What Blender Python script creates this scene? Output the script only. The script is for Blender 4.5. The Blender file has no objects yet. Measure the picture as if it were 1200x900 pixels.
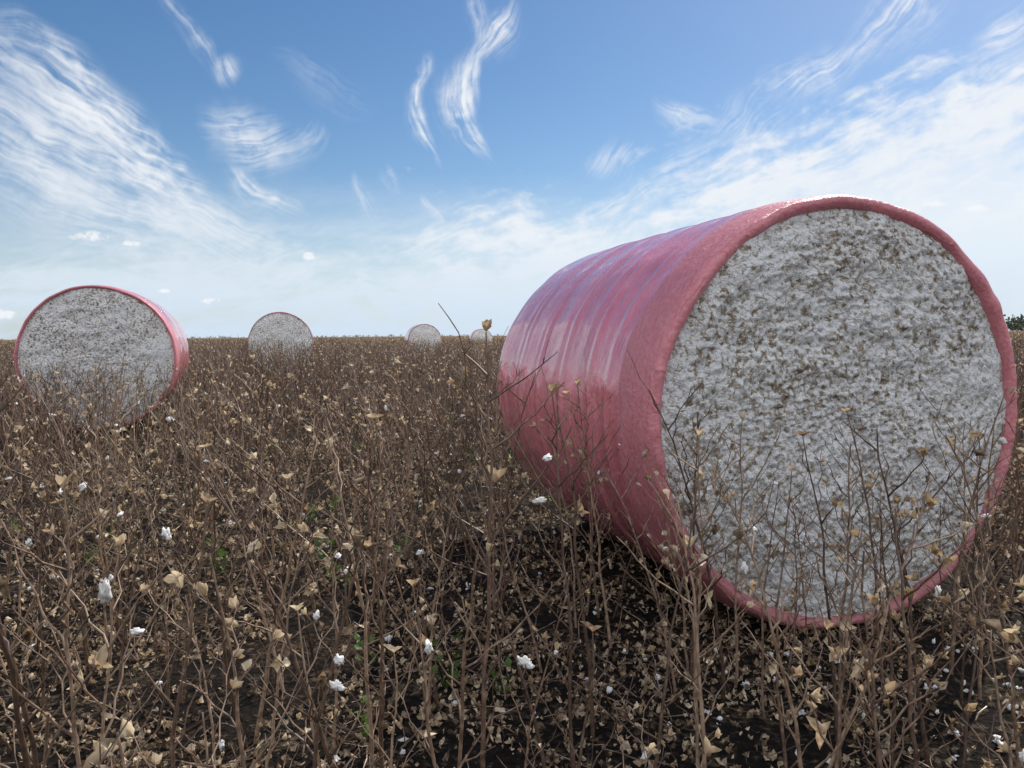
import bpy, bmesh, math, random
import numpy as np
from mathutils import Vector, Matrix, noise
rad=math.radians
scene=bpy.context.scene
scene.view_settings.view_transform='Standard'
scene.view_settings.look='None'
scene.view_settings.exposure=0
CAMH=1.57
# ------------------------------------------------------------ helpers
def sstep(a,b,x):
    t=min(1,max(0,(x-a)/(b-a))); return t*t*(3-2*t)
def gh(x,y):
    r=math.hypot(x,y)
    z=0.24*sstep(7,26,y)+0.72*sstep(240,330,r)
    if r<60:
        z+=0.035*noise.noise(Vector((x*1.3,y*1.3,0)))*sstep(60,20,r)+0.016*noise.noise(Vector((x*7,y*7,3)))*sstep(14,6,r)
    return z
def new_mat(name):
    m=bpy.data.materials.new(name); m.use_nodes=True
    nt=m.node_tree; return m,nt,nt.nodes['Principled BSDF']
class NT:
    def __init__(s,nt): s.nt=nt
    def node(s,t,**k):
        n=s.nt.nodes.new(t)
        for a,b in k.items(): setattr(n,a,b)
        return n
    def link(s,a,b): s.nt.links.new(a,b)
    def setin(s,sock,v):
        if hasattr(v,'is_output') : s.link(v,sock)
        else: sock.default_value=v
    def m(s,op,a,b=None,c=None,clamp=False):
        n=s.node('ShaderNodeMath',operation=op); n.use_clamp=clamp
        s.setin(n.inputs[0],a)
        if b is not None: s.setin(n.inputs[1],b)
        if c is not None: s.setin(n.inputs[2],c)
        return n.outputs[0]
    def comb(s,x,y,z=0.0):
        n=s.node('ShaderNodeCombineXYZ')
        s.setin(n.inputs[0],x); s.setin(n.inputs[1],y); s.setin(n.inputs[2],z)
        return n.outputs[0]
    def noise(s,v,scale,detail=3.0,rough=0.5,dist=0.0):
        n=s.node('ShaderNodeTexNoise')
        s.link(v,n.inputs['Vector']); n.inputs['Scale'].default_value=scale
        n.inputs['Detail'].default_value=detail; n.inputs['Roughness'].default_value=rough
        n.inputs['Distortion'].default_value=dist
        return n.outputs['Fac']
    def ss(s,x,a,b,lo=0.0,hi=1.0):
        n=s.node('ShaderNodeMapRange',interpolation_type='SMOOTHSTEP')
        s.setin(n.inputs[0],x); s.setin(n.inputs[1],a); s.setin(n.inputs[2],b)
        n.inputs[3].default_value=lo; n.inputs[4].default_value=hi
        return n.outputs[0]
    def ramp(s,f,stops,interp='LINEAR'):
        n=s.node('ShaderNodeValToRGB'); cr=n.color_ramp; cr.interpolation=interp
        while len(cr.elements)<len(stops): cr.elements.new(0.5)
        for e,(p,c) in zip(cr.elements,stops):
            e.position=p; e.color=(c[0],c[1],c[2],1)
        s.link(f,n.inputs[0]); return n.outputs[0]
    def mix(s,f,a,b,mode='MIX'):
        n=s.node('ShaderNodeMix',data_type='RGBA',blend_type=mode)
        s.setin(n.inputs[0],f)
        for i,v in ((6,a),(7,b)):
            if isinstance(v,tuple): v=(v[0],v[1],v[2],1)
            s.setin(n.inputs[i],v)
        return n.outputs[2]
    def bump(s,h,strength,dist,nrm=None):
        n=s.node('ShaderNodeBump'); n.inputs['Strength'].default_value=strength
        n.inputs['Distance'].default_value=dist; s.link(h,n.inputs['Height'])
        if nrm: s.link(nrm,n.inputs['Normal'])
        return n.outputs[0]

# ------------------------------------------------------------ materials
def simple_organic(name,stops,rough,transl=0.0,scale=40):
    m,nt,b=new_mat(name); N=NT(nt)
    oi=N.node('ShaderNodeObjectInfo'); tc=N.node('ShaderNodeTexCoord')
    n1=N.noise(tc.outputs['Object'],scale,1,0.6)
    f=N.m('ADD',N.m('MULTIPLY',oi.outputs['Random'],0.5),N.m('MULTIPLY',n1,0.8))
    f=N.m('MULTIPLY_ADD',f,1.5,-0.45,clamp=True)
    c=N.ramp(f,stops)
    N.link(c,b.inputs['Base Color']); b.inputs['Roughness'].default_value=rough
    b.inputs['Specular IOR Level'].default_value=0.35
    if transl>0:
        t=N.node('ShaderNodeBsdfTranslucent'); N.link(c,t.inputs[0])
        mx=N.node('ShaderNodeMixShader'); mx.inputs[0].default_value=transl
        N.link(b.outputs[0],mx.inputs[1]); N.link(t.outputs[0],mx.inputs[2])
        N.link(mx.outputs[0],nt.nodes['Material Output'].inputs[0])
    return m
M_stem=simple_organic('cotton_stem',[(0,(.038,.024,.017)),(.5,(.115,.070,.047)),(1,(.31,.215,.145))],.42)
M_burr=simple_organic('dry_boll',[(0,(.13,.08,.045)),(.45,(.42,.295,.17)),(1,(.76,.62,.42))],.5,.4,45)
M_lint=simple_organic('cotton_lint',[(0,(.68,.67,.64)),(1,(.86,.85,.83))],.95,.2,90)
M_leaf=simple_organic('dry_leaf',[(0,(.055,.036,.025)),(.4,(.22,.155,.10)),(.75,(.52,.41,.275)),(1,(.70,.58,.42))],.65,.2,45)
M_green=simple_organic('green_leaf',[(0,(.045,.10,.015)),(1,(.12,.20,.035))],.5,.35,40)
PM=[M_stem,M_burr,M_lint,M_leaf,M_green]

def mat_wrap(name,rim=False):
    m,nt,b=new_mat(name); N=NT(nt)
    tc=N.node('ShaderNodeTexCoord'); o=tc.outputs['Object']
    sep=N.node('ShaderNodeSeparateXYZ'); N.link(o,sep.inputs[0])
    X,Y,Z=sep.outputs
    r=N.m('SQRT',N.m('ADD',N.m('MULTIPLY',X,X),N.m('MULTIPLY',Z,Z)))
    cx=N.m('DIVIDE',X,r); cz=N.m('DIVIDE',Z,r)
    v1=N.comb(N.m('MULTIPLY',cx,1.3),N.m('MULTIPLY',Y,5.0),N.m('MULTIPLY',cz,1.3))
    v2=N.comb(N.m('MULTIPLY',cx,6.0),N.m('MULTIPLY',Y,30.0),N.m('MULTIPLY',cz,6.0))
    s1=N.noise(v1,1.0,3,.55,.6); s2=N.noise(v2,1.0,3,.6,.2)
    n3=N.noise(o,42,4,.65); n4=N.noise(o,6,4,.6)
    f=N.m('ADD',N.m('MULTIPLY',s1,.5),N.m('MULTIPLY',n4,.5))
    if rim: c=N.ramp(f,[(.3,(.41,.115,.138)),(.7,(.55,.175,.20))])
    else: c=N.ramp(f,[(.3,(.50,.115,.15)),(.5,(.62,.165,.205)),(.7,(.73,.24,.275))])
    fine=N.ss(n3,.35,.65)
    c=N.mix(N.m('MULTIPLY',fine,.22 if rim else .08),c,(.76,.42,.44))
    bandn=N.ss(N.noise(N.comb(N.m('MULTIPLY',cx,.5),N.m('MULTIPLY',Y,3.1),N.m('MULTIPLY',cz,.5)),1.0,1,.4),.46,.5)
    c=N.mix(N.m('MULTIPLY',bandn,.14),c,(.30,.07,.09))
    ln=N.noise(N.comb(N.m('MULTIPLY',cx,3.0),N.m('MULTIPLY',Y,11.0),N.m('MULTIPLY',cz,3.0)),1.0,2,.5,.8)
    crease=N.ss(N.m('ABSOLUTE',N.m('SUBTRACT',ln,.5)),.03,.0)
    low_dark=N.m('MULTIPLY',N.ss(Z,0.1,-1.15),.5)  # wrap colour gets darker towards the bottom of the bale
    c=N.mix(low_dark,c,(.21,.085,.08))
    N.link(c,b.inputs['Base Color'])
    if rim:
        b.inputs['Roughness'].default_value=.4
        h=N.m('ADD',N.m('MULTIPLY',n3,.7),N.m('ADD',N.m('MULTIPLY',s2,.6),N.m('MULTIPLY',crease,.25)))
        N.link(N.bump(h,.7,.016),b.inputs['Normal'])
    else:
        N.link(N.ss(N.m('MULTIPLY_ADD',n4,.6,N.m('MULTIPLY',n3,.4)),.38,.62,.06,.28),b.inputs['Roughness'])
        h=N.m('ADD',N.m('MULTIPLY',s1,1.6),N.m('ADD',N.m('MULTIPLY',s2,.14),N.m('ADD',N.m('MULTIPLY',n3,.06),N.m('ADD',N.m('MULTIPLY',n4,1.0),N.m('MULTIPLY',crease,.10)))))
        N.link(N.bump(h,.7,.024),b.inputs['Normal'])
        b.inputs['Specular IOR Level'].default_value=.6
        b.inputs['Coat Weight'].default_value=.8; b.inputs['Coat Roughness'].default_value=.07
    return m
M_wrap=mat_wrap('pink_plastic_wrap'); M_rim=mat_wrap('pink_wrap_rim',True)

def mat_cotton():
    m,nt,b=new_mat('packed_seed_cotton'); N=NT(nt)
    tc=N.node('ShaderNodeTexCoord'); o=tc.outputs['Object']
    sep=N.node('ShaderNodeSeparateXYZ'); N.link(o,sep.inputs[0]); X,Y,Z=sep.outputs
    r=N.m('SQRT',N.m('ADD',N.m('MULTIPLY',X,X),N.m('MULTIPLY',Z,Z)))
    r=N.m('MAXIMUM',r,.02)
    v=N.comb(N.m('MULTIPLY',N.m('DIVIDE',X,r),11.0),N.m('MULTIPLY',r,30.0),N.m('MULTIPLY',N.m('DIVIDE',Z,r),11.0))
    arc=N.noise(v,1.0,3,.6,.4)
    n1=N.noise(o,36,4,.65,.5); n2=N.noise(o,110,3,.65); n3=N.noise(o,1.8,3,.5)
    vo=N.node('ShaderNodeTexVoronoi'); vo.inputs['Scale'].default_value=34
    dv=N.node('ShaderNodeVectorMath',operation='ADD'); nz=N.node('ShaderNodeTexNoise'); nz.inputs['Scale'].default_value=24; N.link(o,nz.inputs['Vector'])
    sc=N.node('ShaderNodeVectorMath',operation='SCALE'); N.link(nz.outputs['Color'],sc.inputs[0]); sc.inputs[3].default_value=.05
    N.link(o,dv.inputs[0]); N.link(sc.outputs[0],dv.inputs[1]); N.link(dv.outputs[0],vo.inputs['Vector'])
    lump=N.ss(vo.outputs['Distance'],.8,.1)
    f=N.m('ADD',N.m('MULTIPLY',arc,.28),N.m('ADD',N.m('MULTIPLY',n1,.36),N.m('ADD',N.m('MULTIPLY',n2,.16),N.m('MULTIPLY',lump,.20))))
    f=N.m('MULTIPLY_ADD',N.m('SUBTRACT',n3,.5),.22,f)
    c=N.ramp(f,[(.33,(.24,.18,.13)),(.40,(.54,.475,.39)),(.448,(.86,.845,.81)),(.52,(.965,.965,.97))])
    vo2=N.node('ShaderNodeTexVoronoi'); vo2.inputs['Scale'].default_value=92; N.link(dv.outputs[0],vo2.inputs['Vector'])
    sp=N.m('MULTIPLY',N.ss(vo2.outputs['Distance'],.35,.18),N.ss(N.noise(o,12,3,.6),.44,.58))
    c=N.mix(N.m('MULTIPLY',sp,.72),c,(.17,.115,.075))
    N.link(c,b.inputs['Base Color']); b.inputs['Roughness'].default_value=.95
    b.inputs['Specular IOR Level'].default_value=.1
    h=N.m('ADD',f,N.m('MULTIPLY',n2,.35))
    N.link(N.bump(h,.9,.075),b.inputs['Normal'])
    return m
M_cotton=mat_cotton()

def mat_ground():
    m,nt,b=new_mat('dark_soil_with_litter'); N=NT(nt)
    tc=N.node('ShaderNodeTexCoord'); o=tc.outputs['Object']
    n1=N.noise(o,3,4,.7); n2=N.noise(o,24,4,.7)
    soil=N.ramp(n2,[(.3,(.005,.0045,.004)),(.7,(.024,.018,.014))])
    vo=N.node('ShaderNodeTexVoronoi'); vo.inputs['Scale'].default_value=34; N.link(o,vo.inputs['Vector'])
    lit=N.ramp(vo.outputs['Color'],[(.0,(.03,.02,.014)),(.5,(.15,.10,.06)),(1,(.36,.27,.18))])
    f=N.ss(N.m('ADD',N.m('MULTIPLY',n1,.5),N.m('MULTIPLY',n2,.5)),.5,.6)
    ln=N.node('ShaderNodeVectorMath',operation='LENGTH'); N.link(o,ln.inputs[0])
    fade=N.ss(ln.outputs['Value'],5,14,.4,.9)
    c=N.mix(N.m('MULTIPLY',f,fade),soil,lit)
    far=N.ss(ln.outputs['Value'],25,120)
    c=N.mix(far,c,N.ramp(n1,[(.35,(.16,.11,.075)),(.65,(.28,.205,.14))]))
    N.link(c,b.inputs['Base Color']); b.inputs['Roughness'].default_value=.95
    b.inputs['Specular IOR Level'].default_value=.1
    N.link(N.bump(n2,1.0,.08),b.inputs['Normal'])
    return m
M_ground=mat_ground()
M_tree=simple_organic('tree_foliage',[(0,(.03,.045,.03)),(1,(.09,.11,.065))],.8,0,1)
M_bark=simple_organic('tree_bark',[(0,(.06,.045,.035)),(1,(.13,.1,.08))],.9,0,3)

# ------------------------------------------------------------ mesh builder
class MB:
    def __init__(s): s.v=[];s.f=[];s.m=[]
    def obj(s,name,mats,smooth=True,link=True):
        me=bpy.data.meshes.new(name); me.from_pydata([tuple(p) for p in s.v],[],s.f)
        for mt in mats: me.materials.append(mt)
        me.polygons.foreach_set('material_index',s.m)
        me.polygons.foreach_set('use_smooth',[smooth]*len(s.f))
        me.update(); ob=bpy.data.objects.new(name,me)
        if link: scene.collection.objects.link(ob)
        return ob
    def tube(s,pts,radii,sides,mi):
        base=len(s.v); n=len(pts)
        for i,p in enumerate(pts):
            d=(pts[min(i+1,n-1)]-pts[max(i-1,0)]).normalized()
            a=Vector((1,.13,.2)).cross(d).normalized(); bb=d.cross(a)
            for k in range(sides):
                t=2*math.pi*k/sides
                s.v.append(p+(a*math.cos(t)+bb*math.sin(t))*radii[i])
        for i in range(n-1):
            for k in range(sides):
                k2=(k+1)%sides
                s.f.append((base+i*sides+k,base+i*sides+k2,base+(i+1)*sides+k2,base+(i+1)*sides+k)); s.m.append(mi)
    def burr(s,rng,p,d,size,mi=1):
        d=d.normalized(); a=d.orthogonal().normalized(); bb=d.cross(a); n=rng.choice([2,3,3,4,4,5])
        op=rng.uniform(.25,.95); ph=rng.uniform(0,6.28)
        for k in range(n):
            t=ph+2*math.pi*k/n+rng.uniform(-.35,.35); o=a*math.cos(t)+bb*math.sin(t); w=d.cross(o)
            oo=op*rng.uniform(.55,1.5); L=size*rng.uniform(.7,1.2); ww=rng.uniform(.7,1.1); cu=rng.uniform(.8,1.8); tl=rng.uniform(-.15,.15)
            def P(u,side,cup):
                ang=oo*u
                return p+o*(math.sin(ang)*L*u*1.05+.1*size*u)+d*(math.cos(ang)*L*u)+w*(side*ww+tl*u)*L+(-o*math.cos(ang)+d*math.sin(ang))*cup*cu*L*-1
            b0=len(s.v)
            s.v+= [P(0.02,0,0),P(.36,.31,-.14),P(.38,0,.13),P(.36,-.31,-.14),P(.72,.27,-.10),P(.75,0,.09),P(.70,-.27,-.10),P(1.03,0,-.1)]
            for q in ((0,1,2),(0,2,3),(1,4,5,2),(2,5,6,3),(4,7,5),(5,7,6)):
                s.f.append(tuple(b0+i for i in q)); s.m.append(mi)
    def leaf(s,rng,p,d,size,mi,curl=1.0,wd=1.0):
        d=d.normalized(); w=d.orthogonal().normalized()
        w=(Matrix.Rotation(rng.uniform(0,6.28),3,d)@w); nrm=d.cross(w); b0=len(s.v)
        prof=[.06,.36,.42,.28,.03]; c1=rng.uniform(-1,1)*curl; c2=rng.uniform(.3,1.1)*curl*rng.choice([-1,1]); tw=rng.uniform(-.6,.6)*curl
        for i in range(5):
            u=i/4; ww=(w*math.cos(tw*u)+nrm*math.sin(tw*u)); nn=(nrm*math.cos(tw*u)-w*math.sin(tw*u))
            for j in (-1,0,1):
                x=prof[i]*j*size*rng.uniform(.5,1.25)*wd; zz=(c1*u*u*.7+c2*abs(j)*.6*prof[i]*2)*size*.7+rng.uniform(-.09,.09)*size*curl
                s.v.append(p+d*(u*size*(1-.25*abs(c1)*u))+ww*x+nn*zz)
        for i in range(4):
            for j in range(2):
                q=b0+i*3+j; s.f.append((q,q+1,q+4,q+3)); s.m.append(mi)
    def tuft(s,rng,p,size,ico,mi=2):
        b0=len(s.v); V,F=ico; off=Vector((rng.uniform(0,99),rng.uniform(0,99),rng.uniform(0,99)))
        sc=Vector((rng.uniform(.5,1),rng.uniform(.5,1),rng.uniform(.8,1.8)))
        R=Matrix.Rotation(rng.uniform(0,3),3,'X')@Matrix.Rotation(rng.uniform(0,3),3,'Y') if rng.random()<.5 else Matrix.Identity(3)
        for v in V:
            k=1+.8*noise.noise(v*1.6+off)+.6*noise.noise(v*4+off)
            s.v.append(p+R@Vector((v.x*sc.x,v.y*sc.y,v.z*sc.z))*size*k)
        for f in F: s.f.append(tuple(b0+i for i in f)); s.m.append(mi)
def ico(sub):
    bm=bmesh.new(); bmesh.ops.create_icosphere(bm,subdivisions=sub,radius=1)
    V=[v.co.copy() for v in bm.verts]; F=[tuple(v.index for v in f.verts) for f in bm.faces]; bm.free(); return V,F
ICO3=ico(3); ICO1=ico(1)

def make_plant(name,seed,H,lod,p_burr=.3,p_lint=.018):
    rng=random.Random(seed); B=MB(); sides=5 if lod==0 else 3
    IC=ICO3 if lod==0 else ICO1
    n=12 if lod==0 else 5
    lean=Vector((rng.uniform(-.16,.16),rng.uniform(-.16,.16),0)); pts=[]
    off=Vector((0,0,0))
    for i in range(n+1):
        t=i/n; off=off*.8+Vector((rng.uniform(-1,1),rng.uniform(-1,1),0))*.010*(12/n)
        pts.append(Vector((0,0,H*t-.03))+lean*H*t*t+off)
    r0=.0066*rng.uniform(.8,1.25); fat=1.0 if lod==0 else (1.2 if lod==1 else 1.6)
    B.tube(pts,[(r0*(1-.74*i/n))*fat*(1+.12*(i%2)) for i in range(n+1)],sides,0)
    def at(t):
        k=min(n-1,int(t*n)); u=t*n-k; return pts[k].lerp(pts[k+1],u)
    nb=rng.randint(9,15) if lod==0 else (rng.randint(7,9) if lod==1 else 5); az=rng.uniform(0,6.28)
    def fruit(p,d,low):
        q=rng.random()
        if q<p_burr:
            B.burr(rng,p,(d+Vector((rng.uniform(-.5,.5),rng.uniform(-.5,.5),rng.uniform(-.9,.8)))),rng.uniform(.020,.040)*(1 if lod<2 else 1.4))
            if rng.random()<.08: B.tuft(rng,p+Vector((0,0,-.005)),rng.uniform(.006,.013),IC)
        elif q<p_burr+p_lint: B.tuft(rng,p,rng.uniform(.006,.016),IC)
        elif q<p_burr+p_lint+.09: B.leaf(rng,p,Vector((rng.uniform(-1,1),rng.uniform(-1,1),-.8)),rng.uniform(.02,.05),3,2.0,.8)
        elif low and q>.985: B.leaf(rng,p,Vector((rng.uniform(-1,1),rng.uniform(-1,1),.2)),rng.uniform(.03,.05),4,.5)
    for b in range(nb):
        t=.13+.85*(b+rng.uniform(-.3,.3))/nb; t=min(.98,max(.08,t))
        az+=2.4+rng.uniform(-.5,.5); ln=(.08+.27*math.sin(math.pi*min(1,(1-t)*1.15+.06)))*rng.uniform(.4,1.25)
        if lod==0 and t<.4 and rng.random()<.35: ln*=1.7
        up=rng.uniform(.5,1.7); d=Vector((math.cos(az),math.sin(az),up)).normalized()
        seg=.05 if lod==0 else .11; k=max(2,int(ln/seg)); p=at(t).copy(); bp=[p.copy()]; side=1
        perp=Vector((-math.sin(az),math.cos(az),0))
        for i in range(k):
            side=-side; dd=(d+perp*side*.25+Vector((rng.uniform(-.13,.13),rng.uniform(-.13,.13),.05*i+rng.uniform(-.1,.14)))).normalized()
            p=p+dd*seg*rng.uniform(.8,1.2); bp.append(p.copy())
            if lod==0 or i%2==0:
                if rng.random()<.55 or i==k-1:
                    q=p+(perp*side*.5+dd*.3+Vector((0,0,.4)))*rng.uniform(.012,.035)
                    if i<k-1 and lod==0: B.tube([p,q],[.0017,.0013],3,0)
                    else: q=p
                    fruit(q,dd,t<.45)
                    if lod==0 and i>1 and rng.random()<.25:
                        e=p+(perp*side+Vector((0,0,1))+d*.4)*rng.uniform(.03,.09); B.tube([p,p.lerp(e,.5)+Vector((.004,.003,0)),e],[.0016,.0014,.001],3,0)
        m=len(bp)-1; rb=.0033*rng.uniform(.7,1.1)
        B.tube(bp,[rb*(1-.62*i/m)*fat for i in range(m+1)],4 if lod==0 else 3,0)
    if rng.random()<.4: B.burr(rng,pts[-1],Vector((0,0,1)),.03)
    return B.obj(name,PM,smooth=(lod==0),link=False)

def collection(name,objs):
    c=bpy.data.collections.new(name)
    for o in objs: c.objects.link(o)
    return c
def scatter(name,P,R,S,I,coll):
    me=bpy.data.meshes.new(name); me.from_pydata(P,[],[])
    a=me.attributes.new('rot','FLOAT_VECTOR','POINT'); a.data.foreach_set('vector',np.array(R,dtype=np.float32).ravel())
    a=me.attributes.new('scl','FLOAT','POINT'); a.data.foreach_set('value',np.array(S,dtype=np.float32))
    a=me.attributes.new('idx','INT','POINT'); a.data.foreach_set('value',np.array(I,dtype=np.int32))
    ob=bpy.data.objects.new(name,me); scene.collection.objects.link(ob)
    g=bpy.data.node_groups.new(name+'_scatter','GeometryNodeTree')
    g.interface.new_socket('Geometry',in_out='INPUT',socket_type='NodeSocketGeometry')
    g.interface.new_socket('Geometry',in_out='OUTPUT',socket_type='NodeSocketGeometry')
    N=NT(g); gi=N.node('NodeGroupInput'); go=N.node('NodeGroupOutput')
    ip=N.node('GeometryNodeInstanceOnPoints'); ci=N.node('GeometryNodeCollectionInfo')
    ci.inputs['Collection'].default_value=coll; ci.inputs['Separate Children'].default_value=True; ci.inputs['Reset Children'].default_value=True
    def na(nm,t):
        n=N.node('GeometryNodeInputNamedAttribute',data_type=t); n.inputs['Name'].default_value=nm
        return [o for o in n.outputs if o.enabled and o.name=='Attribute'][0]
    N.link(gi.outputs[0],ip.inputs['Points']); N.link(ci.outputs[0],ip.inputs['Instance'])
    ip.inputs['Pick Instance'].default_value=True
    N.link(na('idx','INT'),ip.inputs['Instance Index'])
    er=N.node('FunctionNodeEulerToRotation'); N.link(na('rot','FLOAT_VECTOR'),er.inputs[0]); N.link(er.outputs[0],ip.inputs['Rotation'])
    N.link(na('scl','FLOAT'),ip.inputs['Scale']); N.link(ip.outputs[0],go.inputs[0])
    md=ob.modifiers.new('scatter','NODES'); md.node_group=g
    return ob

# ------------------------------------------------------------ bales
BALES=[ # x,y, axis angle deg, radius, length, res, rim width, z raise
 (1.77,3.99,-16.5,1.17,2.68,2,.072,0),
 (-6.36,11.8,-19,1.13,2.5,1,.045,.17),
 (-8.4,28.0,-16,1.15,2.5,0,.02,.03),
 (-5.85,52.0,-14,1.13,2.5,0,.02,-.02),
 (-3.0,78.0,-8,1.13,2.5,0,.02,-.15)]
def make_bale(i,x,y,ang,R,L,res,RW,dz):
    zc=R*.985
    na=[72,140,260][res]
    k=RW/.075
    prof=[(.06,R-RW-.03*k),(.02,R-RW-.022*k),(.0,R-RW),(-.004,R-RW+.022*k),(.008,R-.036*k),(.03,R-.028*k),(.08,R-.018*k),(.16,R-.008*k),(.24,R-.001),(.29,R+.003),(.325,R+.004)]
    body=[(.315,R-.006)]
    ny=[14,30,80][res]
    for k in range(ny+1): body.append((.325+(L-.375)*k/ny,R))
    body+=[(L-.03,R-.014),(L,R-.05),(L,R-.1),(L-.04,R-.12)]
    def shell(pr,nm,mat,sd):
        B=MB(); rows=len(pr)
        for j,(yy,rr) in enumerate(pr):
            for a in range(na):
                t=2*math.pi*a/na; ca,sa=math.cos(t),math.sin(t)
                e=noise.noise(Vector((ca*1.4,yy*1.2,sa*1.4+sd)))*.018+noise.noise(Vector((ca*2.5,yy*9,sa*2.5+sd)))*.005+noise.noise(Vector((ca*8,yy*3,sa*8+sd)))*.006
                for (yc,am) in ((.52,.008),(.8,.012),(1.25,.010),(1.7,.012),(2.1,.008)):
                    q=(yy-yc-.03*ca)/.03; e+=am*math.exp(-q*q) - (am*.6)*math.exp(-(q-2)**2)
                r=rr+e; px,pz=r*ca*1.005,r*sa
                lim=-zc-.02
                if pz<lim+.06: pz=lim+.06-(lim+.06-pz)*.25
                py=yy+noise.noise(Vector((ca*3,sd,sa*3)))*.025*(1 if yy<.45 or yy>L-.1 else 0)+(noise.noise(Vector((ca*11,sd,sa*11)))*.012 if yy<.03 else 0)
                B.v.append(Vector((px,py,pz)))
        for j in range(rows-1):
            for a in range(na):
                a2=(a+1)%na; B.f.append((j*na+a,j*na+a2,(j+1)*na+a2,(j+1)*na+a)); B.m.append(0)
        return B.obj(nm,[mat])
    sd=i*7.3
    w=shell(body,'plastic_wrap',M_wrap,sd); rim=shell(prof,'wrap_rim',M_rim,sd)
    def face(y0,sgn,nm,nr,na2):
        B=MB(); B.v.append(Vector((0,y0+sgn*.03,0)))
        for j in range(1,nr+1):
            rr=(R-RW+.005)*j/nr
            for a in range(na2):
                t=2*math.pi*a/na2+ (j%2)*math.pi/na2; ca,sa=math.cos(t),math.sin(t); px,pz=rr*ca,rr*sa
                p=Vector((px,sd,pz))
                e=.03*noise.noise(p*3)+.028*noise.noise(p*9)+.026*abs(noise.noise(p*20))+.018*noise.noise(p*44)
                e+=.016*noise.noise(Vector((ca*5,rr*16,sa*5+sd)))
                edge=min(1,(1-j/nr)*8); dome=.03*(1-(j/nr)**2)
                z=max(pz,-zc+.03)
                B.v.append(Vector((px,y0+sgn*(dome+e*(.4+.6*edge)-.028*(1-edge)),z)))
        for a in range(na2): B.f.append((0,1+a,1+(a+1)%na2)); B.m.append(0)
        for j in range(nr-1):
            for a in range(na2):
                a2=(a+1)%na2; o=1+j*na2
                B.f.append((o+a,o+na2+a,o+na2+a2,o+a2)); B.m.append(0)
        return B.obj(nm,[M_cotton])
    nr,n2=[(16,48),(40,130),(130,460)][res]
    f1=face(.02,-1,'cotton_face',nr,n2); f2=face(L-.02,1,'cotton_back_face',16,48)
    e=bpy.data.objects.new('round_cotton_bale' if i==0 else 'round_cotton_bale.%03d'%i,None); scene.collection.objects.link(e)
    e.location=(x,y,gh(x,y)*.9+zc-.02+dz if i else zc-.02); e.rotation_euler=(0,0,-rad(ang))
    for o in (w,rim,f1,f2): o.parent=e
for i,b in enumerate(BALES): make_bale(i,*b)
def in_bale(x,y,mg=.1):
    for b in BALES:
        bx,by,ang,R,L=b[:5]
        a=rad(ang); dx,dy=x-bx,y-by
        s=dx*math.sin(a)+dy*math.cos(a); t=dx*math.cos(a)-dy*math.sin(a)
        if -mg<s<L+mg and abs(t)<R*.8+mg: return True
    return False

# ------------------------------------------------------------ ground
B=MB(); na=360; rings=[0.3]
while rings[-1]<3500: rings.append(rings[-1]*1.03+.02)
B.v.append(Vector((0,0,gh(0,0))))
for r in rings:
    for a in range(na):
        t=2*math.pi*a/na; x,y=r*math.cos(t),r*math.sin(t); B.v.append(Vector((x,y,gh(x,y))))
for a in range(na): B.f.append((0,1+a,1+(a+1)%na)); B.m.append(0)
for j in range(len(rings)-1):
    o=1+j*na
    for a in range(na):
        a2=(a+1)%na; B.f.append((o+a,o+na+a,o+na+a2,o+a2)); B.m.append(0)
B.obj('ground',[M_ground])

# ------------------------------------------------------------ plants
rng=random.Random(11)
near=[make_plant('cotton_plant_a%02d'%k,100+k,[.95,1.05,1.12,.9,1.0,1.15,.85,1.08,1.0,.92,1.1,1.18][k],0,p_burr=[.10,.26,.32,.12,.28,.06,.32,.22,.20,.32,.05,.15][k]) for k in range(12)]
bare=[make_plant('cotton_plant_b%02d'%k,300+k,1.15,0,p_burr=.035,p_lint=.006) for k in range(5)]
mid=[make_plant('cotton_plant_c%02d'%k,500+k,rng.uniform(.95,1.12),1,p_burr=.45,p_lint=.055) for k in range(10)]
far=[make_plant('cotton_plant_d%02d'%k,700+k,rng.uniform(.9,1.1),2,p_burr=.6,p_lint=.04) for k in range(8)]
C_near=collection('cotton_plant_near_kinds',near+bare); C_mid=collection('cotton_plant_mid_kinds',mid); C_far=collection('cotton_plant_far_kinds',far)
def fill(r0,r1,dens,halfang,nk,smin,smax,rowsig=.24,coll=None,name='',extra=None):
    area=halfang*(r1*r1-r0*r0); n=int(area*dens); P,R,S,I=[],[],[],[]
    ra=rad(-15)
    for _ in range(n):
        r=math.sqrt(rng.uniform(r0*r0,r1*r1)); t=rng.uniform(-halfang,halfang); x,y=r*math.sin(t),r*math.cos(t)
        u=x*math.cos(ra)-y*math.sin(ra); w=x*math.sin(ra)+y*math.cos(ra)
        u=round(u/.9)*.9+rng.gauss(0,rowsig)
        x=u*math.cos(ra)+w*math.sin(ra); y=-u*math.sin(ra)+w*math.cos(ra)
        d=math.hypot(x,y)
        if in_bale(x,y,.12) or d<r0*.95: continue
        if d<9 and noise.noise(Vector((x*.9,y*.9,21)))<-.18 and rng.random()<.7: continue
        P.append((x,y,gh(x,y)-.01)); R.append((rng.gauss(0,.12),rng.gauss(0,.12),rng.uniform(0,6.28)))
        s=rng.uniform(smin,smax)
        if d<1.5: s*=.85
        elif 4<d<8: s*=1.12
        S.append(s); I.append(rng.randrange(nk))
    if extra:
        for e in extra:
            if in_bale(e[0],e[1],.1): continue
            P.append((e[0],e[1],gh(e[0],e[1]))); R.append((rng.gauss(0,.04),rng.gauss(0,.04),rng.uniform(0,6.28))); S.append(e[2]); I.append(e[3])
    return scatter(name,P,R,S,I,coll)
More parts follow.
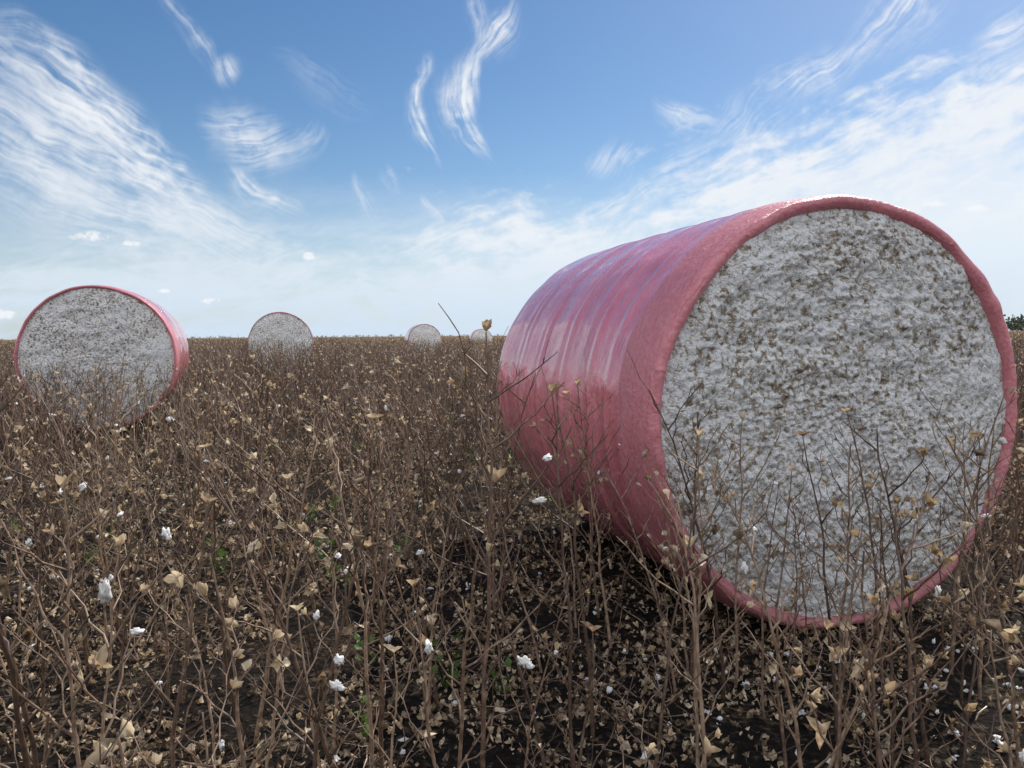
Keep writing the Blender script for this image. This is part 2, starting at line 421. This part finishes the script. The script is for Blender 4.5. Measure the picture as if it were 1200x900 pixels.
heroes=[(-1.12,1.75,1.3,5),(-.97,2.05,1.2,0),(-.10,2.35,1.42,12),(.2,2.6,1.22,12),(.33,2.0,1.0,14),(.9,3.2,1.2,15),(1.0,3.35,1.1,12),
 (1.6,3.25,1.1,16),(1.35,3.1,1.0,13),(.77,1.9,1.02,15),(.95,1.75,1.05,3),(2.0,3.2,1.1,14),(.12,1.7,.95,0),(-.15,1.9,1.0,10),(-.7,1.9,1.0,7),
 (1.25,2.9,1.05,16),(1.85,3.1,1.0,12),(1.1,1.95,1.1,8),(.55,2.2,1.0,10),(1.45,2.1,1.05,3),(.8,3.4,1.1,13),(-.55,1.35,.95,9),(.25,1.3,.9,6),(1.0,1.4,.95,2),
 (-1.3,2.05,1.25,15),(-.95,1.6,1.12,12),(.3,2.9,1.2,16),(-.5,2.5,1.15,14),(.62,2.5,1.1,12),(1.5,2.7,1.1,13),(1.7,2.5,1.1,15),(1.65,2.0,1.1,2),(1.35,1.75,1.0,9)]
fill(.95,8,8.8,rad(56),17,.75,1.15,.28,C_near,'cotton_plants',heroes)
ex=[(rng.uniform(-8.4,-4.6),rng.uniform(8.4,11.6),rng.uniform(1.05,1.28),rng.randrange(10)) for _ in range(80)]+[(rng.uniform(-11,-6),rng.uniform(20,25.9),rng.uniform(1.1,1.35),rng.randrange(10)) for _ in range(190)]
fill(8,26,9.5,rad(46),10,.9,1.24,.3,C_mid,'cotton_plants.001',ex)
fill(26,80,4.2,rad(41),8,.85,1.25,.3,C_far,'cotton_plants.002')
# far patches
patches=[]
for k in range(4):
    B=MB(); r2=random.Random(900+k)
    for q in range(34):
        x,y=r2.uniform(-2,2),r2.uniform(-2,2); H=r2.uniform(.8,1.1); p=Vector((x,y,-.1)); tp=Vector((x+r2.uniform(-.1,.1),y+r2.uniform(-.1,.1),H))
        B.tube([p,tp],[.014,.008],3,0)
        for z in range(6):
            t=r2.uniform(.3,1); a=r2.uniform(0,6.28); c=p.lerp(tp,t); e=c+Vector((math.cos(a)*.2,math.sin(a)*.2,.15)); B.tube([c,e],[.01,.006],3,0)
            if r2.random()<.7: B.burr(r2,e,Vector((0,0,1)),.06,1 if r2.random()<.95 else 2)
    patches.append(B.obj('cotton_patch_%d'%k,PM,smooth=False,link=False))
C_pat=collection('cotton_patch_kinds',patches)
P,R,S,I=[],[],[],[]
for k in range(5200):
    r=rng.uniform(78,340); t=rng.uniform(-rad(40),rad(40)); x,y=r*math.sin(t),r*math.cos(t)
    if in_bale(x,y,2): continue
    P.append((x,y,gh(x,y)*(1 if r<240 else .6))); R.append((0,0,rng.uniform(0,6.28))); S.append(rng.uniform(.85,1.15)); I.append(rng.randrange(4))
scatter('cotton_plants.003',P,R,S,I,C_pat)

# ------------------------------------------------------------ litter
lit=[]
for k in range(16):
    B=MB(); r2=random.Random(40+k)
    if k<10: B.leaf(r2,Vector((-.02,0,.006)),Vector((1,0,r2.uniform(-.1,.45))),r2.uniform(.02,.06),3,2.0,r2.uniform(.7,1.3))
    elif k<13: B.burr(r2,Vector((0,0,.01)),Vector((r2.uniform(-1,1),r2.uniform(-1,1),.5)),.03)
    else:
        p=Vector((0,0,.008)); pts=[p+Vector((i*.06,r2.uniform(-.01,.01),r2.uniform(0,.012))) for i in range(5)]; B.tube(pts,[.003,.0028,.0025,.002,.0015],4,0)
    lit.append(B.obj('litter_%02d'%k,PM,smooth=False,link=False))
C_lit=collection('leaf_litter_kinds',lit)
P,R,S,I=[],[],[],[]
def addlit(r0,r1,dens,ha,smin,smax,thr):
    for k in range(int(ha*(r1*r1-r0*r0)*dens)):
        r=math.sqrt(rng.uniform(r0*r0,r1*r1)); t=rng.uniform(-ha,ha); x,y=r*math.sin(t),r*math.cos(t)
        if 1.1*noise.noise(Vector((x*1.3,y*1.3,9)))+.8*noise.noise(Vector((x*4,y*4,2)))+rng.uniform(-.35,.35)<thr: continue
        if in_bale(x,y,-.5): continue
        P.append((x,y,gh(x,y)+rng.uniform(0,.025))); R.append((rng.gauss(0,.6),rng.gauss(0,.6),rng.uniform(0,6.28))); S.append(smin+(smax-smin)*rng.random()**1.5); I.append(rng.randrange(16))
addlit(.6,5.5,900,rad(52),.4,1.2,-.12); addlit(5.5,11,320,rad(45),.7,1.4,-.15); addlit(11,22,60,rad(42),1.1,2.0,-.2)
scatter('leaf_litter',P,R,S,I,C_lit)
tf=[]
for k in range(6):
    B=MB(); r2=random.Random(60+k)
    for q in range(r2.randint(1,3)): B.tuft(r2,Vector((r2.uniform(-.015,.015),r2.uniform(-.015,.015),.01)),r2.uniform(.006,.014),ICO3)
    tf.append(B.obj('lint_%d'%k,PM,link=False))
C_tf=collection('fallen_cotton_kinds',tf)
P,R,S,I=[],[],[],[]
for k in range(800):
    r=math.sqrt(rng.uniform(.8,22*22)); t=rng.uniform(-rad(48),rad(48)); x,y=r*math.sin(t),r*math.cos(t)
    if in_bale(x,y,-.3): continue
    P.append((x,y,gh(x,y)+.01)); R.append((rng.uniform(0,6),rng.uniform(0,6),0)); S.append(rng.uniform(.4,1.5)); I.append(rng.randrange(6))
for k in range(150):
    x=rng.gauss(1.6,1.0); y=rng.gauss(3.2,.4)
    P.append((x,y,gh(x,y)+.01)); R.append((rng.uniform(0,6),rng.uniform(0,6),0)); S.append(rng.uniform(.3,1.2)); I.append(rng.randrange(6))
scatter('fallen_cotton',P,R,S,I,C_tf)
wd=[]
for k in range(4):
    B=MB(); r2=random.Random(80+k)
    for q in range(12):
        a=r2.uniform(0,6.28); h=r2.uniform(.03,.2); p=Vector((math.cos(a)*.03,math.sin(a)*.03,h))
        B.tube([Vector((0,0,0)),p],[.002,.0012],3,4); B.leaf(r2,p,Vector((math.cos(a),math.sin(a),.3)),r2.uniform(.03,.06),4,.5,1.3)
    wd.append(B.obj('weed_%d'%k,PM,link=False))
C_w=collection('green_regrowth_kinds',wd)
P,R,S,I=[],[],[],[]
pos=[(-1.15,4.8),(-1.0,4.6),(-2.9,5.2),(-.8,5.4),(-1.9,5.0),(-.6,2.9)]
for k in range(40):
    r=math.sqrt(rng.uniform(9,14*14)); t=rng.uniform(-rad(40),rad(25)); pos.append((r*math.sin(t),r*math.cos(t)))
for x,y in pos:
    if in_bale(x,y,.05): continue
    P.append((x,y,gh(x,y))); R.append((0,0,rng.uniform(0,6))); S.append(rng.uniform(.6,1.2)); I.append(rng.randrange(4))
scatter('green_regrowth',P,R,S,I,C_w)

# ------------------------------------------------------------ distant trees
B=MB(); r2=random.Random(5)
def tree(x,y,h,nl=90):
    g=gh(x,y); B.tube([Vector((x,y,g-.2)),Vector((x+.2,y,g+h*.35)),Vector((x,y+.2,g+h*.75))],[h*.03,h*.022,h*.008],5,1)
    for q in range(nl):
        c=Vector((x,y,g+h*.52))+Vector((r2.gauss(0,h*.24),r2.gauss(0,h*.24),r2.gauss(0,h*.2))); s=h*r2.uniform(.05,.11)
        n=Vector((r2.uniform(-1,1),r2.uniform(-1,1),r2.uniform(-1,1))).normalized(); a=n.orthogonal().normalized()*s; b=n.cross(a.normalized())*s
        b0=len(B.v); B.v+=[c-a,c-b*.7,c+a,c+b]; B.f.append((b0,b0+1,b0+2,b0+3)); B.m.append(0)
for k in range(46):
    a=rad(r2.uniform(32.9,41)); d=r2.uniform(330,370); tree(d*math.sin(a),d*math.cos(a),r2.uniform(5,7.5),130)
for k in range(330):
    a=rad(r2.uniform(-42,42)); d=r2.uniform(1400,1600)
    if noise.noise(Vector((a*7,0,2)))<.0: continue
    tree(d*math.sin(a),d*math.cos(a),r2.uniform(3,6),50)
B.obj('distant_treeline',[M_tree,M_bark],smooth=False)

# ------------------------------------------------------------ sun + sky
SAZ,SEL=38,44
sv=Vector((math.sin(rad(SAZ))*math.cos(rad(SEL)),math.cos(rad(SAZ))*math.cos(rad(SEL)),math.sin(rad(SEL))))
sl=bpy.data.lights.new('sun','SUN'); sl.energy=5.0; sl.angle=rad(.53); sl.color=(1,.95,.865)
so=bpy.data.objects.new('sun',sl); scene.collection.objects.link(so); so.rotation_euler=sv.to_track_quat('Z','Y').to_euler(); so.location=sv*50

# procedural cloud-cover map over azimuth -60..60, elevation -2..48 (degrees)
AZ0,AZ1,EL0,EL1=-60.,60.,-2.,48.; W,H=2048,854
prng=np.random.RandomState(3); perm=prng.permutation(256); perm=np.concatenate([perm,perm]); gang=prng.rand(256)*2*np.pi; gx,gy=np.cos(gang),np.sin(gang)
def pn(x,y,seed):
    x=x+seed*17.31; y=y-seed*9.77
    xi=np.floor(x).astype(np.int64); yi=np.floor(y).astype(np.int64); xf=x-xi; yf=y-yi; xi&=255; yi&=255; x1=(xi+1)&255; y1=(yi+1)&255
    u=xf*xf*xf*(xf*(xf*6-15)+10); v=yf*yf*yf*(yf*(yf*6-15)+10)
    def g(a,b,dx,dy):
        h=perm[perm[a]+b]; return gx[h]*dx+gy[h]*dy
    n0=g(xi,yi,xf,yf)*(1-u)+g(x1,yi,xf-1,yf)*u; n1=g(xi,y1,xf,yf-1)*(1-u)+g(x1,y1,xf-1,yf-1)*u
    return (n0*(1-v)+n1*v)*1.4
def fbm(x,y,seed,o=4,r=.55):
    t=0;a=1;s=0
    for i in range(o):
        t=t+a*pn(x*2**i,y*2**i,seed+i*3); s+=a; a*=r
    return t/s
def SS(x,a,b):
    t=np.clip((x-a)/(b-a),0,1); return t*t*(3-2*t)
u0=np.linspace(AZ0,AZ1,W)[None,:].repeat(H,0); v0=np.linspace(EL0,EL1,H)[:,None].repeat(W,1)
wu=fbm(u0*.09,v0*.09,40,4); wv=fbm(u0*.09,v0*.09,50,4)
Ug=u0+wu*1.7; Vg=v0+wv*1.7
tot=np.zeros((H,W))
def addm(sl,mk): tot[sl]=1-(1-tot[sl])*(1-np.clip(mk,0,1))
def wisp(cu,cv,ang,L,k,wp,wm,dens,fang=0,fs=1.0,seed=0,L2=None):
    rr=L+max(wp,wm)*2+3
    a0=max(0,int((cu-rr-AZ0)/(AZ1-AZ0)*W)); a1=min(W,int((cu+rr-AZ0)/(AZ1-AZ0)*W)); b0=max(0,int((cv-rr-EL0)/(EL1-EL0)*H)); b1=min(H,int((cv+rr-EL0)/(EL1-EL0)*H))
    s_=(slice(b0,b1),slice(a0,a1)); a=rad(ang); du=Ug[s_]-cu; dv=Vg[s_]-cv
    s=du*math.cos(a)+dv*math.sin(a); t=dv*math.cos(a)-du*math.sin(a)-k*s*s
    j=fbm(s*.35,t*.35,seed+70,3)*.5*min(wp,wm); t2=t+j
    ac=np.where(t2>0,t2/wp,-t2/wm); L2=L2 or L
    taper=np.clip(1.15-(np.abs(s)/np.where(s>0,L,L2))**2*.8,.1,2)
    across=np.exp(-(ac/taper)**2); along=SS(s,L,L*.1)*SS(s,-L2,-L2*.3)
    f=rad(fang); fs1=s*math.cos(f)+t*math.sin(f); ft=t*math.cos(f)-s*math.sin(f)
    ft=ft+.25*fbm(s*.5,t*.5,seed+44,2)
    fb=fbm(fs1*.13*fs,ft*1.7*fs,seed,5,.62)*.5+.3*fbm(fs1*.22*fs,ft*6.0*fs,seed+9,3,.6)+.2*fbm(s*1.3,t*1.8,seed+15,4,.6)
    bulk=fbm(s*.3,t*.5,seed+20,3)
    fb=SS(fb+.3*bulk,-.30,.36)
    addm(s_,across*along*fb*dens)
wisp(-25.4,13.8,-43,11,-.018,.8,4.4,1.15,22,.8,1)
wisp(-25.9,13.0,-43,9,-.02,.7,1.6,.9,5,.9,31)
wisp(-31,12.0,-12,8,.012,2.2,2.7,.85,0,.8,2)
wisp(-27,8.5,-14,10,.01,1.2,2.0,.75,0,.8,32)
wisp(-20,8.2,-25,7,0,.8,2.2,.7,0,.9,3)
wisp(-33,16.5,-35,5,0,.8,1.8,.7,0,.9,33)
wisp(-21.8,20,-48,4.5,-.03,.28,.6,.6,0,1.3,4)
wisp(-19.7,17.6,-65,1.1,.1,.7,.5,.8,0,2,5)
wisp(-18,13.8,-18,4.6,.03,1.1,1.5,.8,25,1.2,6)
wisp(-14.3,14.0,30,1.9,.1,.6,.8,.5,15,1.5,34)
wisp(-17.6,10.4,-36,4.0,.035,.3,.9,.95,0,1.3,7)
wisp(-10.3,9.8,-55,2.4,.06,.3,.5,.8,0,1.6,8)
wisp(-8.4,11.0,-60,1.6,.05,.25,.4,.4,0,1.6,35)
wisp(-5.4,9.0,-48,1.5,.05,.2,.3,.7,0,2,9)
wisp(-6.7,15.8,92,4.4,-.085,.6,.35,1.2,6,1.2,10)
wisp(-6.0,19.3,60,1.3,-.1,.6,.5,.7,20,1.4,36)
wisp(-3.2,16.2,92,5.4,-.075,1.15,.5,1.6,6,1.0,11,5.0)
wisp(-2.7,17.8,88,2.8,-.075,1.3,.6,1.0,10,1.0,41)
wisp(-.9,20.9,48,3.2,.03,.5,1.0,1.2,0,1.2,12)
wisp(-2.2,22.2,105,2.4,.05,.5,.5,1.0,0,1.3,37)
wisp(-13,17.5,-20,5,.02,.6,1.2,.18,0,1.1,51)
wisp(12.3,15.5,-25,3.0,.03,.35,1.0,.8,0,1.4,13)
wisp(7.6,13.0,8,3.2,0,.9,1.0,.5,50,1.4,14)
wisp(9,9.8,20,5,0,.8,1.4,.7,10,1.2,42)
wisp(14,12.6,15,5,0,1.0,1.6,.6,10,1.2,43)
wisp(17,14.6,10,4.0,0,1.2,1.6,.6,30,1.2,38)
wisp(26.5,19.8,38,4.6,.03,1.1,1.3,1.0,8,1.1,15)
wisp(21.5,17.4,12,4.5,.02,.7,1.2,.8,20,1.3,16)
wisp(33,18.4,25,3.6,0,.7,.9,1.0,0,1.3,17)
wisp(31,15.5,20,5,0,1.2,1.5,.6,10,1.0,39)
full=(slice(0,H),slice(0,W))
line=np.interp(u0[0],[-60,-33,-12,-2,6.3,12.5,18.4,24,33.7,60],[2,4.0,6.2,8.0,9.8,12.0,13.8,15.4,16.8,17.5])[None,:]
tex=fbm((Ug+Vg*1.2)*.08,(Vg-Ug*.32)*.5,61,5,.6); puff=fbm(Ug*.45,Vg*.8,62,6,.62); fine=fbm((Ug+Vg)*.5,(Vg-Ug*.35)*2.2,63,4,.6)
d=(line-Vg)+tex*6+puff*4+fine*1.2
bank=SS(d,-1.5,4.5)*(.72+.28*SS(tex*.8+puff*.5+fine*.3,-.3,.35))
bank*=SS(u0,-38,0)*.6+.4
addm(full,bank*.97)
veil=fbm(Ug*.05,Vg*.4,64,5,.6)+.3*fine
vm=SS(v0,13,1)*(.5+.48*SS(veil,-.3,.35)); addm(full,vm)
tot*=SS(np.abs(u0),59,46)
img=bpy.data.images.new('cloud_cover',W,H,alpha=False,float_buffer=True,is_data=True)
buf=np.ones((H,W,4),dtype=np.float32); buf[...,0]=tot; buf[...,1]=tot; buf[...,2]=tot
img.pixels.foreach_set(buf.ravel()); img.update(); img.pack()

w=bpy.data.worlds.new('World'); scene.world=w; w.use_nodes=True; nt=w.node_tree; N=NT(nt)
bg=nt.nodes['Background']; bg.inputs[1].default_value=.1
sky=N.node('ShaderNodeTexSky',sky_type='NISHITA'); sky.sun_disc=False; sky.sun_elevation=rad(SEL); sky.sun_rotation=rad(SAZ)
sky.air_density=1.0; sky.dust_density=.5; sky.ozone_density=3.0
tc=N.node('ShaderNodeTexCoord'); sep=N.node('ShaderNodeSeparateXYZ'); N.link(tc.outputs['Generated'],sep.inputs[0])
DEG=57.29578
U0=N.m('MULTIPLY',N.m('ARCTAN2',sep.outputs[0],sep.outputs[1]),DEG)
V0=N.m('MULTIPLY',N.m('ARCSINE',sep.outputs[2]),DEG)
it=N.node('ShaderNodeTexImage'); it.image=img; it.extension='CLIP'; it.interpolation='Cubic'
N.link(N.comb(N.m('MULTIPLY_ADD',U0,1/(AZ1-AZ0),-AZ0/(AZ1-AZ0)),N.m('MULTIPLY_ADD',V0,1/(EL1-EL0),-EL0/(EL1-EL0))),it.inputs[0])
total=it.outputs['Color']
bk=N.noise(tc.outputs['Generated'],2.6,3,.6,.4)
back_fill=N.m('MULTIPLY',N.ss(sep.outputs[1],.4,-.2),N.ss(bk,.28,.48))  # mask of the added cloud fill behind the camera
hz=N.m('MULTIPLY',N.m('EXPONENT',N.m('MULTIPLY',N.m('ABSOLUTE',V0),-.25)),.5)
total=N.m('MAXIMUM',total,hz)
skyc=N.node('ShaderNodeHueSaturation'); skyc.inputs['Saturation'].default_value=1.22; skyc.inputs['Value'].default_value=1.0; N.link(sky.outputs[0],skyc.inputs['Color'])
ccol=N.mix(N.ss(V0,0,9),(6.5,7.8,9.3),(8.8,9.1,9.5))
col=N.mix(N.m('MULTIPLY',total,.97,clamp=True),skyc.outputs[0],ccol)
cn=N.noise(N.comb(U0,V0,5.0),1.9,2,.6)
cum=None
for (cu,cv,rx,ry) in ((-28.4,6.65,1.2,.36),(-26.1,6.3,.6,.2),(-14.6,5.8,.5,.3),(-21.3,2.6,.6,.22),(-24.2,3.2,.4,.16),(28.6,8.2,.8,.22),(30.9,7.7,.75,.25),(-33.4,1.6,.9,.3)):
    x=N.m('DIVIDE',N.m('SUBTRACT',U0,cu),rx); y=N.m('DIVIDE',N.m('SUBTRACT',V0,cv),ry)
    e=N.m('MULTIPLY_ADD',x,x,N.m('MULTIPLY',y,y))
    e=N.m('EXPONENT',N.m('MULTIPLY',e,-.8)); cum=e if cum is None else N.m('MAXIMUM',cum,e)
cm=N.ss(N.m('MULTIPLY',cum,N.m('MULTIPLY_ADD',cn,2.6,-.3)),.3,.9)
col=N.mix(N.m('MULTIPLY',cm,.8),col,(9.3,9.5,9.8))
# unseen bright clouds added behind the camera to lift the shaded bale face
col=N.mix(N.m('MULTIPLY',back_fill,.85),col,(14.2,14.6,15.6))
N.link(col,bg.inputs[0])

# ------------------------------------------------------------ camera
cam=bpy.data.cameras.new('camera'); cam.sensor_width=36; cam.lens=27; cam.clip_end=6000; cam.clip_start=.05
co=bpy.data.objects.new('camera',cam); scene.collection.objects.link(co); scene.camera=co
co.matrix_world=Matrix.Translation((0,0,CAMH))@Matrix.Rotation(rad(90-3.6),4,'X')@Matrix.Rotation(rad(-.5),4,'Z')
